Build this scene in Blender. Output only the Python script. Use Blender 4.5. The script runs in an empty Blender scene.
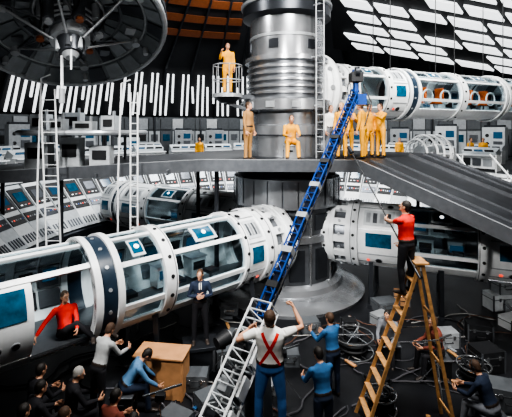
import bpy, bmesh, math, random
from mathutils import Vector, Matrix
from mathutils.bvhtree import BVHTree
random.seed(7)
V=lambda *a: Vector(a)
rad=math.radians
scene=bpy.context.scene
X0,Y0,Z0=V(1,0,0),V(0,1,0),V(0,0,1)

# ------------------------------------------------------------ materials
_m={}
def M(name,col,rough=.5,metal=0.0,var=.12,scale=6.0,bump=0.0,emit=None,es=0.0,spec=.5):
    if name in _m: return _m[name]
    m=bpy.data.materials.new(name); m.use_nodes=True
    nt=m.node_tree; b=nt.nodes['Principled BSDF']
    b.inputs['Roughness'].default_value=rough; b.inputs['Metallic'].default_value=metal
    b.inputs['Specular IOR Level'].default_value=spec
    tc=nt.nodes.new('ShaderNodeTexCoord'); no=nt.nodes.new('ShaderNodeTexNoise')
    no.inputs['Scale'].default_value=scale; no.inputs['Detail'].default_value=4
    nt.links.new(tc.outputs['Object'],no.inputs['Vector'])
    r=nt.nodes.new('ShaderNodeValToRGB')
    r.color_ramp.elements[0].position=.3; r.color_ramp.elements[1].position=.7
    r.color_ramp.elements[0].color=tuple(c*(1-var) for c in col)+(1,)
    r.color_ramp.elements[1].color=tuple(min(1,c*(1+var)) for c in col)+(1,)
    nt.links.new(no.outputs['Fac'],r.inputs['Fac']); nt.links.new(r.outputs['Color'],b.inputs['Base Color'])
    if bump>0:
        bp=nt.nodes.new('ShaderNodeBump'); bp.inputs['Strength'].default_value=bump; bp.inputs['Distance'].default_value=.02
        nt.links.new(no.outputs['Fac'],bp.inputs['Height']); nt.links.new(bp.outputs['Normal'],b.inputs['Normal'])
    if emit:
        b.inputs['Emission Color'].default_value=tuple(emit)+(1,); b.inputs['Emission Strength'].default_value=es
    _m[name]=m; return m
def glassmat():
    m=bpy.data.materials.new('clear_acrylic'); m.use_nodes=True; nt=m.node_tree; nt.nodes.clear()
    o=nt.nodes.new('ShaderNodeOutputMaterial'); mx=nt.nodes.new('ShaderNodeMixShader'); t=nt.nodes.new('ShaderNodeBsdfTransparent')
    g=nt.nodes.new('ShaderNodeBsdfGlossy'); g.inputs['Roughness'].default_value=.08; mx.inputs[0].default_value=.10
    t.inputs[0].default_value=(.88,.94,.96,1); g.inputs[0].default_value=(.9,.95,1,1)
    nt.links.new(t.outputs[0],mx.inputs[1]); nt.links.new(g.outputs[0],mx.inputs[2]); nt.links.new(mx.outputs[0],o.inputs[0]); return m
WHITE=M('white_set_paint',(.74,.76,.77),.33,var=.06)
WHITE2=M('offwhite_panel',(.50,.53,.55),.45,var=.1)
LGREY=M('light_grey_metal',(.38,.40,.42),.35,.4)
MGREY=M('mid_grey_metal',(.15,.16,.175),.34,.6)
DGREY=M('dark_gunmetal',(.05,.055,.064),.33,.6,scale=3)
BLACK=M('matte_black',(.010,.011,.013),.6)
STEEL=M('brushed_steel',(.50,.52,.54),.24,.9,scale=3)
CHROME=M('column_polished_metal',(.38,.395,.415),.25,.72,scale=2)
BLUEW=M('teal_window',(.010,.085,.15),.1,var=.3)
BLUEP=M('crane_blue',(.02,.07,.28),.35,.3)
YEL=M('yellow_jumpsuit',(.72,.34,.02),.8,var=.15)
ORANGE=M('orange_paint',(.75,.16,.03),.6)
COPPER=M('copper_band',(.26,.08,.028),.5,.2)
WOOD=M('ladder_wood',(.46,.25,.10),.6,var=.25,scale=12)
BOARD=M('brown_board',(.50,.26,.12),.7,var=.12)
PANEL=M('backlit_panel',(.8,.84,.85),.5,emit=(.96,.98,1),es=1.0)
SCREEN=M('console_screen',(.01,.035,.07),.12,emit=(.05,.2,.36),es=.22)
REDL=M('red_indicator',(.5,.03,.02),.4,emit=(1,.1,.05),es=.8)
GLASS=glassmat()

# ------------------------------------------------------------ mesh builder
def frame(d):
    d=d.normalized(); a=Z0 if abs(d.z)<.95 else X0
    x=d.cross(a).normalized(); y=x.cross(d).normalized(); return x,y,d
class MB:
    def __init__(s): s.v=[];s.f=[];s.m=[];s.mats=[]
    def mi(s,mat):
        if mat not in s.mats: s.mats.append(mat)
        return s.mats.index(mat)
    def add(s,vs,fs,mat):
        b=len(s.v); s.v+= [Vector(v) for v in vs]; k=s.mi(mat)
        for f in fs: s.f.append([i+b for i in f]); s.m.append(k)
    def loft(self,secs,mat,n=14,cap=True):
        vs=[];fs=[]
        for c,a,b in secs:
            for i in range(n):
                t=2*math.pi*i/n; vs.append(c+a*math.cos(t)+b*math.sin(t))
        for k in range(len(secs)-1):
            for i in range(n):
                j=(i+1)%n; fs.append([k*n+i,k*n+j,(k+1)*n+j,(k+1)*n+i])
        if cap: fs.append(list(range(n))[::-1]); fs.append([(len(secs)-1)*n+i for i in range(n)])
        self.add(vs,fs,mat)
    def cyl(s,p0,p1,r0,mat,r1=None,n=14):
        r1=r0 if r1 is None else r1; p0=Vector(p0);p1=Vector(p1)
        x,y,d=frame(p1-p0); s.loft([(p0,x*r0,y*r0),(p1,x*r1,y*r1)],mat,n)
    def limb(s,pts,mat,n=12,round_=True):
        secs=[]; P=[Vector(p) for p,_ in pts]; R=[r for _,r in pts]
        d0=(P[1]-P[0]).normalized(); x,y,_=frame(d0)
        if round_:
            for t in (80,55,25): secs.append((P[0]-d0*R[0]*math.sin(rad(t)),x*R[0]*math.cos(rad(t)),y*R[0]*math.cos(rad(t))))
        for i,p in enumerate(P):
            a=P[max(i-1,0)]; b=P[min(i+1,len(P)-1)]; d=(b-a).normalized()
            x=(x-d*x.dot(d)).normalized(); y=d.cross(x).normalized(); secs.append((p,x*R[i],y*R[i]))
        if round_:
            for t in (25,55,80): secs.append((P[-1]+d*R[-1]*math.sin(rad(t)),x*R[-1]*math.cos(rad(t)),y*R[-1]*math.cos(rad(t))))
        s.loft(secs,mat,n)
    def tube(s,pts,r,mat,n=6): s.limb([(p,r) for p in pts],mat,n,False)
    def ell(s,c,a,b,h,mat,n=14,k=8):
        secs=[]
        for i in range(k+1):
            t=-math.pi/2*.97+math.pi*.97*i/k; secs.append((c+h*math.sin(t),a*math.cos(t),b*math.cos(t)))
        s.loft(secs,mat,n)
    def box(s,c,sz,mat,R=None,taper=1.0):
        c=Vector(c); R=R or Matrix.Identity(3); vs=[]
        for z in(-1,1):
            k=1 if z<0 else taper
            for x,y in((-1,-1),(1,-1),(1,1),(-1,1)): vs.append(c+R@V(x*sz[0]/2*k,y*sz[1]/2*k,z*sz[2]/2))
        s.add(vs,[[3,2,1,0],[4,5,6,7],[0,1,5,4],[1,2,6,5],[2,3,7,6],[3,0,4,7]],mat)
    def bar(s,p0,p1,w,h,mat):
        p0=Vector(p0);p1=Vector(p1);x,y,d=frame(p1-p0)
        vs=[p+x*a*w/2+y*b*h/2 for p in(p0,p1) for a,b in((-1,-1),(1,-1),(1,1),(-1,1))]
        s.add(vs,[[3,2,1,0],[4,5,6,7],[0,1,5,4],[1,2,6,5],[2,3,7,6],[3,0,4,7]],mat)
    def prism(s,pts,th,mat):
        n=len(pts); top=[Vector(p) for p in pts]; bot=[p-Z0*th for p in top]
        s.add(top+bot,[list(range(n)),[n+i for i in range(n)][::-1]]+[[i,n+i,n+(i+1)%n,(i+1)%n] for i in range(n)],mat)
    def revolve(s,prof,mat,C,R=None,n=64,a0=0,a1=360,closed=False):
        R=R or Matrix.Identity(3); C=Vector(C); full=abs(a1-a0)>=359.9
        na=n if full else n+1; m=len(prof); vs=[];fs=[]
        for i in range(na):
            t=rad(a0+(a1-a0)*i/n)
            for r,z in prof: vs.append(C+R@V(r*math.cos(t),r*math.sin(t),z))
        for i in range(n):
            j=(i+1)%na
            for k in range(m if closed else m-1):
                l=(k+1)%m; fs.append([i*m+k,j*m+k,j*m+l,i*m+l])
        if closed and not full: fs.append(list(range(m))); fs.append([(na-1)*m+k for k in range(m)][::-1])
        s.add(vs,fs,mat)
    def torus(s,C,axis,R_,r,mat,n=40,k=8):
        x,y,d=frame(Vector(axis)); Mx=Matrix((x,y,d)).transposed()
        s.revolve([(R_+r*math.cos(2*math.pi*i/k),r*math.sin(2*math.pi*i/k)) for i in range(k)],mat,C,Mx,n,closed=True)
    def build(s,name,bevel=0,recalc=True,parent=None):
        me=bpy.data.meshes.new(name)
        c=sum(s.v,Vector())/max(1,len(s.v)); zmin=min(v.z for v in s.v); o0=V(c.x,c.y,zmin)
        me.from_pydata([v-o0 for v in s.v],[],s.f)
        for mt in s.mats: me.materials.append(mt)
        me.polygons.foreach_set('material_index',s.m); me.update()
        if recalc:
            bm=bmesh.new(); bm.from_mesh(me); bmesh.ops.recalc_face_normals(bm,faces=bm.faces); bm.to_mesh(me); bm.free()
        me.polygons.foreach_set('use_smooth',[True]*len(me.polygons)); me.set_sharp_from_angle(angle=rad(38))
        ob=bpy.data.objects.new(name,me); ob.location=o0; scene.collection.objects.link(ob)
        if bevel:
            b=ob.modifiers.new('edge','BEVEL'); b.width=bevel; b.segments=2; b.limit_method='ANGLE'; b.angle_limit=rad(50)
        if parent: ob.parent=parent
        return ob

class Shell:   # cylindrical shell pieces about an axis
    def __init__(s,p0,p1,R):
        s.p=Vector(p0); s.q=Vector(p1); s.d=(s.q-s.p).normalized(); s.L=(s.q-s.p).length
        s.n=V(s.d.y,-s.d.x,0).normalized()
        if s.n.y>0: s.n=-s.n
        s.u=Z0; s.R=R
    def pt(s,t,a,R): return s.p+s.d*t+(s.n*math.cos(rad(a))+s.u*math.sin(rad(a)))*R
    def patch(s,mb,t0,t1,a0,a1,R,th,mat,step=9):
        k=max(2,int(abs(a1-a0)/step)); full=abs(a1-a0)>=359.9; na=k if full else k+1
        vs=[];fs=[]
        for i in range(na):
            a=a0+(a1-a0)*i/k
            vs+=[s.pt(t0,a,R),s.pt(t1,a,R),s.pt(t1,a,R-th),s.pt(t0,a,R-th)]
        for i in range(k):
            j=(i+1)%na
            for q in range(4): r=(q+1)%4; fs.append([i*4+q,j*4+q,j*4+r,i*4+r])
        if not full: fs+=[[0,1,2,3],[(na-1)*4+q for q in(3,2,1,0)]]
        mb.add(vs,fs,mat)
    def disc(s,mb,t,a,r,mat,R,h=.02,rim=None):
        n=(s.n*math.cos(rad(a))+s.u*math.sin(rad(a))); c=s.pt(t,a,R)
        if rim: mb.cyl(c-n*.05,c+n*h*.6,r*1.25,rim,n=16)
        mb.cyl(c-n*.03,c+n*h,r,mat,n=16)

# ------------------------------------------------------------ room shell
C=V(1.1,14.5,0)
mb=MB()
FLOOR=M('studio_floor_dark',(.014,.015,.018),.36,0,.5,1.3,.15)
mb.add([(-30,-14,0),(32,-14,0),(32,44,0),(-30,44,0)],[[0,1,2,3]],FLOOR)
mb.build('floor',recalc=False)
WALLG=M('wall_grey',(.10,.11,.12),.6)
DOME=M('dome_dark',(.016,.017,.02),.7,scale=1)
mb=MB(); mb.revolve([(25,0),(25,6.8)],WALLG,C,n=144)
for k in range(0,76):
    a=-5+k*2.5; t=rad(a); Rz=Matrix.Rotation(t-math.pi/2,3,'Z')
    d=V(math.cos(t),math.sin(t),0)
    mt=[WHITE2,LGREY,WHITE2,MGREY][k%4]
    mb.box(C+d*24.9+Z0*4.55,(.98,.16,1.9),mt,Rz); mb.box(C+d*24.9+Z0*6.15,(.98,.14,1.0),[WALLG,LGREY,WALLG][k%3],Rz)
    mb.box(C+d*24.8+Z0*4.9,(.62,.1,.6),[BLACK,MGREY,BLUEW,MGREY,BLACK][k%5],Rz)
    if k%4==0: mb.box(C+d*24.7+Z0*5.1,(.14,.3,3.4),DGREY,Rz)
mb.build('wall_back')
mb=MB(); mb.revolve([(25,6.8),(22,11),(3,19),(0.01,19.5)],DOME,C,n=96)
mb.build('ceiling',recalc=False)
mb=MB()
def domept(r): return 6.8+(25-r)*4.2/3 if r>22 else 11+(22-r)*8/19
def dome_panel(mb,a0,a1,r0,r1,mat,off=.12,skew=0):
    vs=[]
    for o in(off,off+.1):
        for a,r in((a0,r0),(a1,r0),(a1+skew,r1),(a0+skew,r1)):
            t=rad(a); rr=r-o; vs.append(C+V(rr*math.cos(t),rr*math.sin(t),domept(r)-o*.6))
    mb.add(vs,[[0,1,2,3],[7,6,5,4],[0,1,5,4],[1,2,6,5],[2,3,7,6],[3,0,4,7]],mat)
for i in range(44):
    a=93+i*1.15
    if i%11 in(4,): continue
    top=22.3 if i%3 else 23.0; bot=24.8 if i%4 else 24.0
    dome_panel(mb,a,a+.42,bot,top,PANEL,skew=.5)
mb.build('wall_light_slats')
mb=MB()
for r0 in (13.6,15.2,16.8):
    for a in range(98,122,4): dome_panel(mb,a,a+4.0,r0+.75,r0,COPPER)
mb.build('ceiling_copper_band')
mb=MB()
for a in range(0,190,6):
    t=rad(a); d=V(math.cos(t),math.sin(t),0)
    mb.bar(C+d*21.8+Z0*10.95,C+d*4+Z0*18.4,.14,.2,DGREY); mb.bar(C+d*24.8+Z0*6.85,C+d*21.85+Z0*10.95,.14,.2,DGREY)
mb.build('ceiling_ribs')
TL,TR,BL,BR=V(3.2,18,14.6),V(12.9,16,11.3),V(6.4,31,11.9),V(19.4,25.5,8.5)
def bil(u,v): return (TL*(1-u)+TR*u)*(1-v)+(BL*(1-u)+BR*u)*v
mb=MB(); nn=(TR-TL).cross(BL-TL).normalized()
if nn.z<0: nn=-nn
mb.add([bil(-.03,-.03)+nn*.1,bil(1.03,-.03)+nn*.1,bil(1.03,1.03)+nn*.1,bil(-.03,1.03)+nn*.1,bil(-.03,-.03)+nn*.3,bil(1.03,-.03)+nn*.3,bil(1.03,1.03)+nn*.3,bil(-.03,1.03)+nn*.3],
  [[0,1,2,3],[7,6,5,4],[0,1,5,4],[1,2,6,5],[2,3,7,6],[3,0,4,7]],DOME)
NR,NC=8,6
for i in range(NR):
    v0=(i/NR)**.9+.015; v1=v0+.55*(((i+1)/NR)**.9-(i/NR)**.9)
    for j in range(NC):
        off=((i*.37)%1)*.6/NC
        u0=j/NC+off+.012; u1=min(1,(j+1)/NC+off-.018)
        if u1-u0<.03 or (i*5+j*3)%13==0: continue
        sk=.03; q=[bil(u0,v0),bil(u1,v0),bil(min(1,u1+sk),v1),bil(u0+sk,v1)]
        mb.add(q+[p+nn*.12 for p in q],[[0,1,2,3],[7,6,5,4],[0,1,5,4],[1,2,6,5],[2,3,7,6],[3,0,4,7]],PANEL)
for (u,v) in((0.02,.02),(.98,.02),(.02,.98),(.98,.98)): mb.cyl(bil(u,v)+nn*.2,bil(u,v)+Z0*(1.2 if u>.5 and v>.5 else 2.2),.03,BLACK)
mb.build('ceiling_light_array')

# ------------------------------------------------------------ tier consoles & mezzanine
mb=MB()
A0,A1=-25,208
mb.revolve([(9.5,0),(9.5,1.1),(11.5,3.35),(11.5,0)],DGREY,C,n=90,a0=A0,a1=A1,closed=True)
k=0; a=A0+1.5
while a<A1-1:
    t=rad(a); d=V(math.cos(t),math.sin(t),0); tt=V(-d.y,d.x,0); up=(d*2+Z0*2.25).normalized(); nr=(up.cross(tt)).normalized()
    if nr.z<0: nr=-nr
    R=Matrix((tt,up,nr)).transposed(); base=C+d*9.5+Z0*1.1
    w=.86
    mb.box(base+up*1.5+nr*.04,(w*1.02,2.75,.1),WHITE if k%2 else WHITE2,R)
    mb.box(base+up*2.2+nr*.1,(w*.9,.95,.04),BLACK,R)
    mb.box(base+up*2.25+nr*.125,(w*.6,.45,.02),[SCREEN,DGREY,BLUEW][k%3],R)
    mb.box(base+up*1.3+nr*.1,(w*.9,.42,.04),[BLACK,DGREY,BLACK][k%3],R)
    for q in range(5): mb.box(base+up*.45+tt*(-.3+.15*q)+nr*.1,(.05,.35,.04),MGREY,R)
    for q in range(6): mb.box(base+up*(1.3)+tt*(-.3+.12*q)+nr*.125,(.05,.06,.02),[LGREY,REDL,LGREY,BLUEP,LGREY,MGREY][(q+k)%6],R)
    for q in range(3): mb.box(base+up*1.85+tt*(.2-.2*q)+nr*.125,(.09,.04,.02),[LGREY,REDL,PANEL][(q+k)%3],R)
    a+=5.1; k+=1
mb.build('tier_console_bank')
mb=MB()
mb.revolve([(11.4,3.2),(11.4,3.4),(25,3.4),(25,3.2)],M('mezzanine_deck',(.035,.038,.043),.4),C,n=96,a0=A0,a1=A1,closed=True)
mb.revolve([(11.35,3.36),(11.35,3.5),(11.6,3.5),(11.6,3.36)],WHITE,C,n=96,a0=A0,a1=A1,closed=True)
mb.build('mezzanine_floor')
def desk(a,r,w=1.7,variant=0):
    mb=MB(); t=rad(a); d=V(math.cos(t),math.sin(t),0); tt=V(-d.y,d.x,0); R=Matrix((tt,d,Z0)).transposed(); b=C+d*r+Z0*3.4
    mb.box(b+Z0*.4,(w,.7,.8),WHITE,R); mb.box(b+Z0*.06-d*.37,(w,.05,.12),BLACK,R)
    S=Matrix.Rotation(rad(-28),3,tt)
    mb.box(b+Z0*.95+d*.12,(w*.96,.5,.4),WHITE2,S@R); mb.box(b+Z0*.82-d*.12,(w,.8,.06),WHITE,R)
    for q in (-1,0,1): 
        mb.box(b+tt*q*w*.3-d*.36+Z0*.45,(w*.24,.03,.4),[MGREY,BLACK,LGREY][(q+variant)%3],R)
        mb.box(b+tt*q*w*.3-d*.15+Z0*1.0,(w*.24,.05,.28),[SCREEN,BLACK,BLACK][(q+variant)%3],S@R)
    mb.cyl(b+tt*w*.35+d*.2+Z0*1.1,b+tt*w*.35+d*.2+Z0*1.6,.02,LGREY)
    mb.build('control_desk')
for i,(a,r) in enumerate([(178,13.2),(168,13.2),(157,13.4),(146,13.4),(135,13.4),(126,13.4),(116,13.4),(106,13.5),(97,15),(66,14),(55,13.5),(44,13.5),(34,13.6),(120,18.5),(138,18.5),(150,18.5),(58,18.5),(40,18.5)]): desk(a,r,1.9,i)
for i,(a,r,h) in enumerate([(132,21,2.4),(110,22,2.2),(128,16,1.7),(143,22,2.6),(155,20,2.3),(60,22,2.3),(50,21,2.5),(70,21,2.1),(42,22,2.4),(103,21,2.2)]):
    mb=MB(); t=rad(a); d=V(math.cos(t),math.sin(t),0); tt=V(-d.y,d.x,0); R=Matrix((tt,d,Z0)).transposed(); b=C+d*r+Z0*3.4
    mb.box(b+Z0*h/2,(1.5,.7,h),[WHITE2,LGREY][i%2],R); mb.box(b+Z0*(h+.08),(1.3,.5,.16),DGREY,R)
    for q in range(3):
        mb.box(b-d*.36+Z0*(h*.2+q*h*.28)+tt*-.3,(.6,.04,h*.2),[BLACK,MGREY,SCREEN][q],R)
        mb.cyl(b-d*.3+Z0*(h*.25+q*h*.25)+tt*.4,b-d*.4+Z0*(h*.25+q*h*.25)+tt*.4,.13,BLACK)
    mb.build('equipment_cabinet',.02)

# ------------------------------------------------------------ central column
mb=MB()
P=lambda pr,mat,n=56: mb.revolve(pr,mat,C,n=n)
P([(0.01,.0),(2.7,.0),(2.75,.12),(2.5,.26),(2.0,.34),(1.95,.5),(1.75,.62)],CHROME)
P([(1.72,.6),(1.72,1.9)],MGREY); P([(1.72,1.9),(1.82,1.95),(1.82,2.15),(1.72,2.2)],CHROME)
P([(1.70,2.2),(1.70,3.0)],MGREY); P([(1.7,3.0),(1.9,3.06),(1.9,4.0),(1.78,4.06)],CHROME); P([(1.78,4.05),(1.5,4.5)],MGREY)
P([(1.25,4.4),(1.25,5.4),(1.34,5.45),(1.34,5.75),(1.25,5.8),(1.25,6.2),(1.62,6.28),(1.62,6.62),(1.4,6.7)],CHROME)
P([(1.36,6.7),(1.36,7.95)],MGREY)
for z in (6.8,7.02,7.24,7.46,7.68): P([(1.36,z),(1.43,z+.03),(1.43,z+.1),(1.36,z+.13)],CHROME)
P([(1.36,7.9),(1.5,7.95),(1.5,8.1),(1.3,8.15),(1.3,9.5)],CHROME); P([(1.3,8.75),(1.33,8.77),(1.33,8.85),(1.3,8.87)],LGREY)
P([(1.3,9.45),(1.58,9.55),(1.58,10.4),(1.75,10.5),(1.75,10.9),(1.4,11.0),(1.4,18.6)],DGREY); P([(1.58,9.9),(1.64,9.92),(1.64,10.02),(1.58,10.04)],LGREY)
for i in range(24):
    t=rad(i*15+7); d=V(math.cos(t),math.sin(t),0); R=Matrix.Rotation(t,3,'Z')
    if i%2==0:
        mb.box(C+d*1.74+Z0*1.25,(.06,.5,1.0),DGREY,R); mb.box(C+d*1.72+Z0*2.6,(.05,.55,.5),DGREY,R)
        mb.box(C+d*1.63+Z0*6.45,(.05,.3,.2),LGREY,R)
        if i%4==0: mb.box(C+d*1.31+Z0*8.5,(.04,.34,.3),DGREY,R)
    else: mb.cyl(C+d*1.75+Z0*.55,C+d*1.75+Z0*3.0,.05,STEEL)
    mb.box(C+d*1.905+Z0*3.55,(.02,.03,.8),DGREY,R)
mb.build('central_column')
mb=MB()
for x in(1.95,2.2): mb.cyl((x,12.95,4.7),(x,12.95,10.6),.025,LGREY)
for i in range(24): mb.cyl((1.95,12.95,4.9+i*.24),(2.2,12.95,4.9+i*.24),.010,LGREY,n=6)
for z in (6.4,8.0,9.7): mb.cyl((2.07,12.95,z),(1.6,13.5,z),.03,LGREY)
mb.build('column_service_ladder')

# ------------------------------------------------------------ walkway
DECK=M('walkway_deck',(.020,.022,.026),.42,0,.4,3)
mb=MB()
flat=[(-1.6,11.5,4.7),(2.9,11.3,4.7),(6.8,15.5,4.7),(4,18,4.7),(-1,18,4.7),(-3,15.5,4.7)]
mb.prism(flat,.2,DECK)
rl=[(2.9,11.3,4.7),(6.1,8.6,3.15),(12,10.2,2.6),(12.5,14.5,3.2),(6.8,15.5,4.7)]
mb.prism([rl[0],rl[1],(9.6,13.3,3.35),rl[4]],.2,DECK); mb.prism([rl[1],(8.5,6.8,2.0),(12.5,11.5,2.3),(9.6,13.3,3.35)],.2,DECK)
mb.prism([(-3,15.5,4.7),(-11,15.4,4.2),(-11,11.0,4.2),(-1.6,11.5,4.7)],.2,DECK)
def trim(p,q,w=.10,h=.34,mat=LGREY): mb.bar(V(*p)-Z0*.12,V(*q)-Z0*.12,w,h,mat)
for p,q in [((-11,11,4.2),(-1.6,11.5,4.7)),((-1.6,11.5,4.7),(2.9,11.3,4.7)),((2.9,11.3,4.7),(6.1,8.6,3.15)),((6.1,8.6,3.15),(8.5,6.8,2.0)),((6.8,15.5,4.7),(9.6,13.3,3.35)),((9.6,13.3,3.35),(12.5,11.5,2.3))]:
    trim(p,q,mat=MGREY); mb.bar(V(*p)+Z0*.04,V(*q)+Z0*.04,.08,.04,LGREY)
# longitudinal seams and handrail on the ramp
for k in (.12,.3,.62,.85):
    p0=V(*rl[0]).lerp(V(*rl[4]),k)+Z0*.02; p1=V(*rl[1]).lerp(V(9.6,13.3,3.35),k)+Z0*.02
    mb.bar(p0,p1,.04 if k!=.62 else .10,.05 if k!=.62 else .16,MGREY); 
for p in [(-9.5,11.6,4.1),(-5.8,11.9,4.3),(-9.5,15,4.1),(-2.2,15.2,4.5),(-1.2,12.2,4.5),(6.2,9.4,3.0),(9.2,12.9,3.2),(6.2,15.3,4.5),(8.7,8.2,2.1)]:
    mb.cyl((p[0],p[1],0),p,.07,DGREY); mb.cyl((p[0],p[1],0),(p[0],p[1],.04),.16,DGREY)
for i in range(9):
    mb.bar(V(-10.5+i*1.0,11.2,4.0+i*.05),V(-10.5+i*1.0,15.2,4.0+i*.05),.06,.14,MGREY)
mb.build('elevated_walkway')

mb=MB(); pc=V(-5.6,13.1,5.45)
mb.cyl(pc,pc+Z0*.14,1.9,DGREY,n=40); mb.torus(pc+Z0*.07,Z0,1.9,.08,LGREY)
for k in range(4):
    t=rad(45+90*k); mb.cyl(pc+V(math.cos(t),math.sin(t),0)*1.4,V(pc.x+math.cos(t)*1.4,pc.y+math.sin(t)*1.4,4.4),.05,MGREY)
for (x,y,w,h) in((-1.1,-.6,.5,.5),(-.4,-.9,.4,.35),(.3,-.7,.6,.28),(1.0,-.5,.4,.45),(-.6,.5,.6,.6),(.6,.6,.5,.5)):
    mb.box(pc+V(x,y,.14+h/2),(w,.4,h),WHITE2); mb.box(pc+V(x,y-.21,.14+h/2),(w*.7,.02,h*.5),BLACK)
    mb.cyl(pc+V(x+w*.3,y,.14+h),pc+V(x+w*.3,y,.3+h),.05,LGREY)
for (x,w,h) in((-1.0,.7,.8),(0,.6,.95),(.9,.6,.7)):
    mb.box(V(pc.x+x,pc.y-.9,4.42+h/2),(w,.4,h),WHITE2); mb.box(V(pc.x+x,pc.y-1.11,4.5+h/2),(w*.7,.03,h*.4),BLACK)
mb.build('round_instrument_platform')
def vladder(x,y,z0,z1,w=.38,mat=WHITE,lean=0):
    mb=MB()
    for s in(-w/2,w/2): mb.cyl((x+s,y,z0),(x+s-lean,y,z1),.024,mat,n=8)
    n=int((z1-z0)/.28)
    for i in range(1,n): 
        k=i/n; mb.cyl((x-w/2-lean*k,y,z0+(z1-z0)*k),(x+w/2-lean*k,y,z0+(z1-z0)*k),.012,mat,n=6)
    mb.build('access_ladder')
vladder(-5.35,10.75,0,6.7,lean=.25); vladder(-3.4,11.15,0,6.65,.2)
mb=MB()
for x,y,z1 in((-5.9,10.8,7.0),(-3.85,11.15,6.9)):
    mb.tube([V(x,y,0),V(x,y,z1*.6),V(x+.1,y,z1),V(x+.35,y,z1+.1)],.025,WHITE,8)
mb.build('white_support_poles')

# ------------------------------------------------------------ satellite dish / drum (upper left)
mb=MB(); dc=V(-4.65,10,8.1); ax=V(.22,-.42,-.88).normalized(); xx,yy,_=frame(ax); R=Matrix((xx,yy,ax)).transposed()
DISHM=M('dish_inner_grey',(.12,.135,.145),.4,.3); DISH2=M('dish_panel_grey',(.20,.22,.235),.4,.3); DS=.95
mb.revolve([(r*DS,z*DS) for r,z in [(.3,-.75),(1.2,-.6),(1.9,-.3),(2.3,0),(2.5,.05),(2.5,-.55),(1.9,-.75),(1.2,-.9),(.3,-1.0)]],DISHM,dc,R,64,closed=True)
def dp(r,t,z): return dc+R@V(r*math.cos(rad(t)),r*math.sin(rad(t)),z)*DS
for r,z,w,mt in((2.45,.05,.07,LGREY),(2.52,-.25,.03,MGREY),(2.5,-.55,.05,MGREY),(1.95,-.26,.03,LGREY),(1.3,-.55,.03,MGREY),(.85,-.62,.05,LGREY)): mb.torus(dp(0,0,z),ax,r*DS,w,mt)
for k in range(24):
    t=k*15+1
    for r0,z0,r1,z1,o in((.95,-.6,1.26,-.53,0),(1.36,-.50,1.9,-.27,1),(2.0,-.2,2.36,.06,0)):
        q=[dp(r0,t,z0+.03),dp(r0,t+12,z0+.03),dp(r1,t+12,z1+.03),dp(r1,t,z1+.03)]
        mb.add(q+[p-ax*.03 for p in q],[[0,1,2,3],[7,6,5,4],[0,1,5,4],[1,2,6,5],[2,3,7,6],[3,0,4,7]],[DISH2,DISHM,DGREY][(k*2+o*2)%5%3])
    if k%3==0: mb.box(dp(1.6,t+5,-.36),(.26,.26,.1),[LGREY,MGREY][k%2],R)
    if k%4==1: mb.cyl(dp(2.15,t,-.1),dp(2.15,t,.12),.07,LGREY)
mb.cyl(dp(0,0,-.8),dp(0,0,.15),.68,MGREY,.55,24); mb.cyl(dp(0,0,.15),dp(0,0,.4),.46,LGREY,n=24); mb.cyl(dp(0,0,.4),dp(0,0,.8),.34,DGREY,.26,24); mb.cyl(dp(0,0,.8),dp(0,0,.92),.2,LGREY,.12)
for z in(-.3,-.1,.05): mb.torus(dp(0,0,z),ax,.62,.03,LGREY)
for k in range(6):
    t=k*60+15; mb.cyl(dp(1.85,t,-.28),dp(.42,t,.45),.032,LGREY); mb.cyl(dp(1.85,t,-.3),dp(1.85,t,-.1),.11,LGREY); mb.cyl(dp(1.85,t,-.25),dp(.6,t+22,.1),.022,MGREY)
    mb.cyl(dp(.72,t+30,-.6),dp(.72,t+30,.2),.13,MGREY); mb.cyl(dp(.72,t+30,.2),dp(.72,t+30,.28),.09,COPPER if k%2 else LGREY)
    mb.cyl(dp(.75,t+8,-.55),dp(.75,t+8,-.05),.09,LGREY); mb.tube([dp(.5,t,.1),dp(.75,t+12,.3),dp(.85,t+25,-.1),dp(1.0,t+28,-.5)],.025,BLACK)
    mb.cyl(dp(.3,t,.3),dp(.3,t,.75),.06,[WHITE2,MGREY][k%2])
mb.cyl(dp(0,0,-.9),V(dc.x,dc.y+.5,17),.16,DGREY); mb.cyl(dp(.2,0,.6),dp(.2,0,.6)-Z0*1.05,.035,WHITE); mb.cyl(dp(.2,0,.6)-Z0*1.0,dp(.2,0,.6)-Z0*1.35,.07,LGREY); mb.cyl(dp(.35,90,.5),dp(.35,90,.5)-Z0*.8,.025,WHITE)
for k in(20,140,260): mb.cyl(dp(1.9,k,-.6),V(dc.x,dc.y+.5,12),.03,MGREY)
mb.build('satellite_dish')

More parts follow.
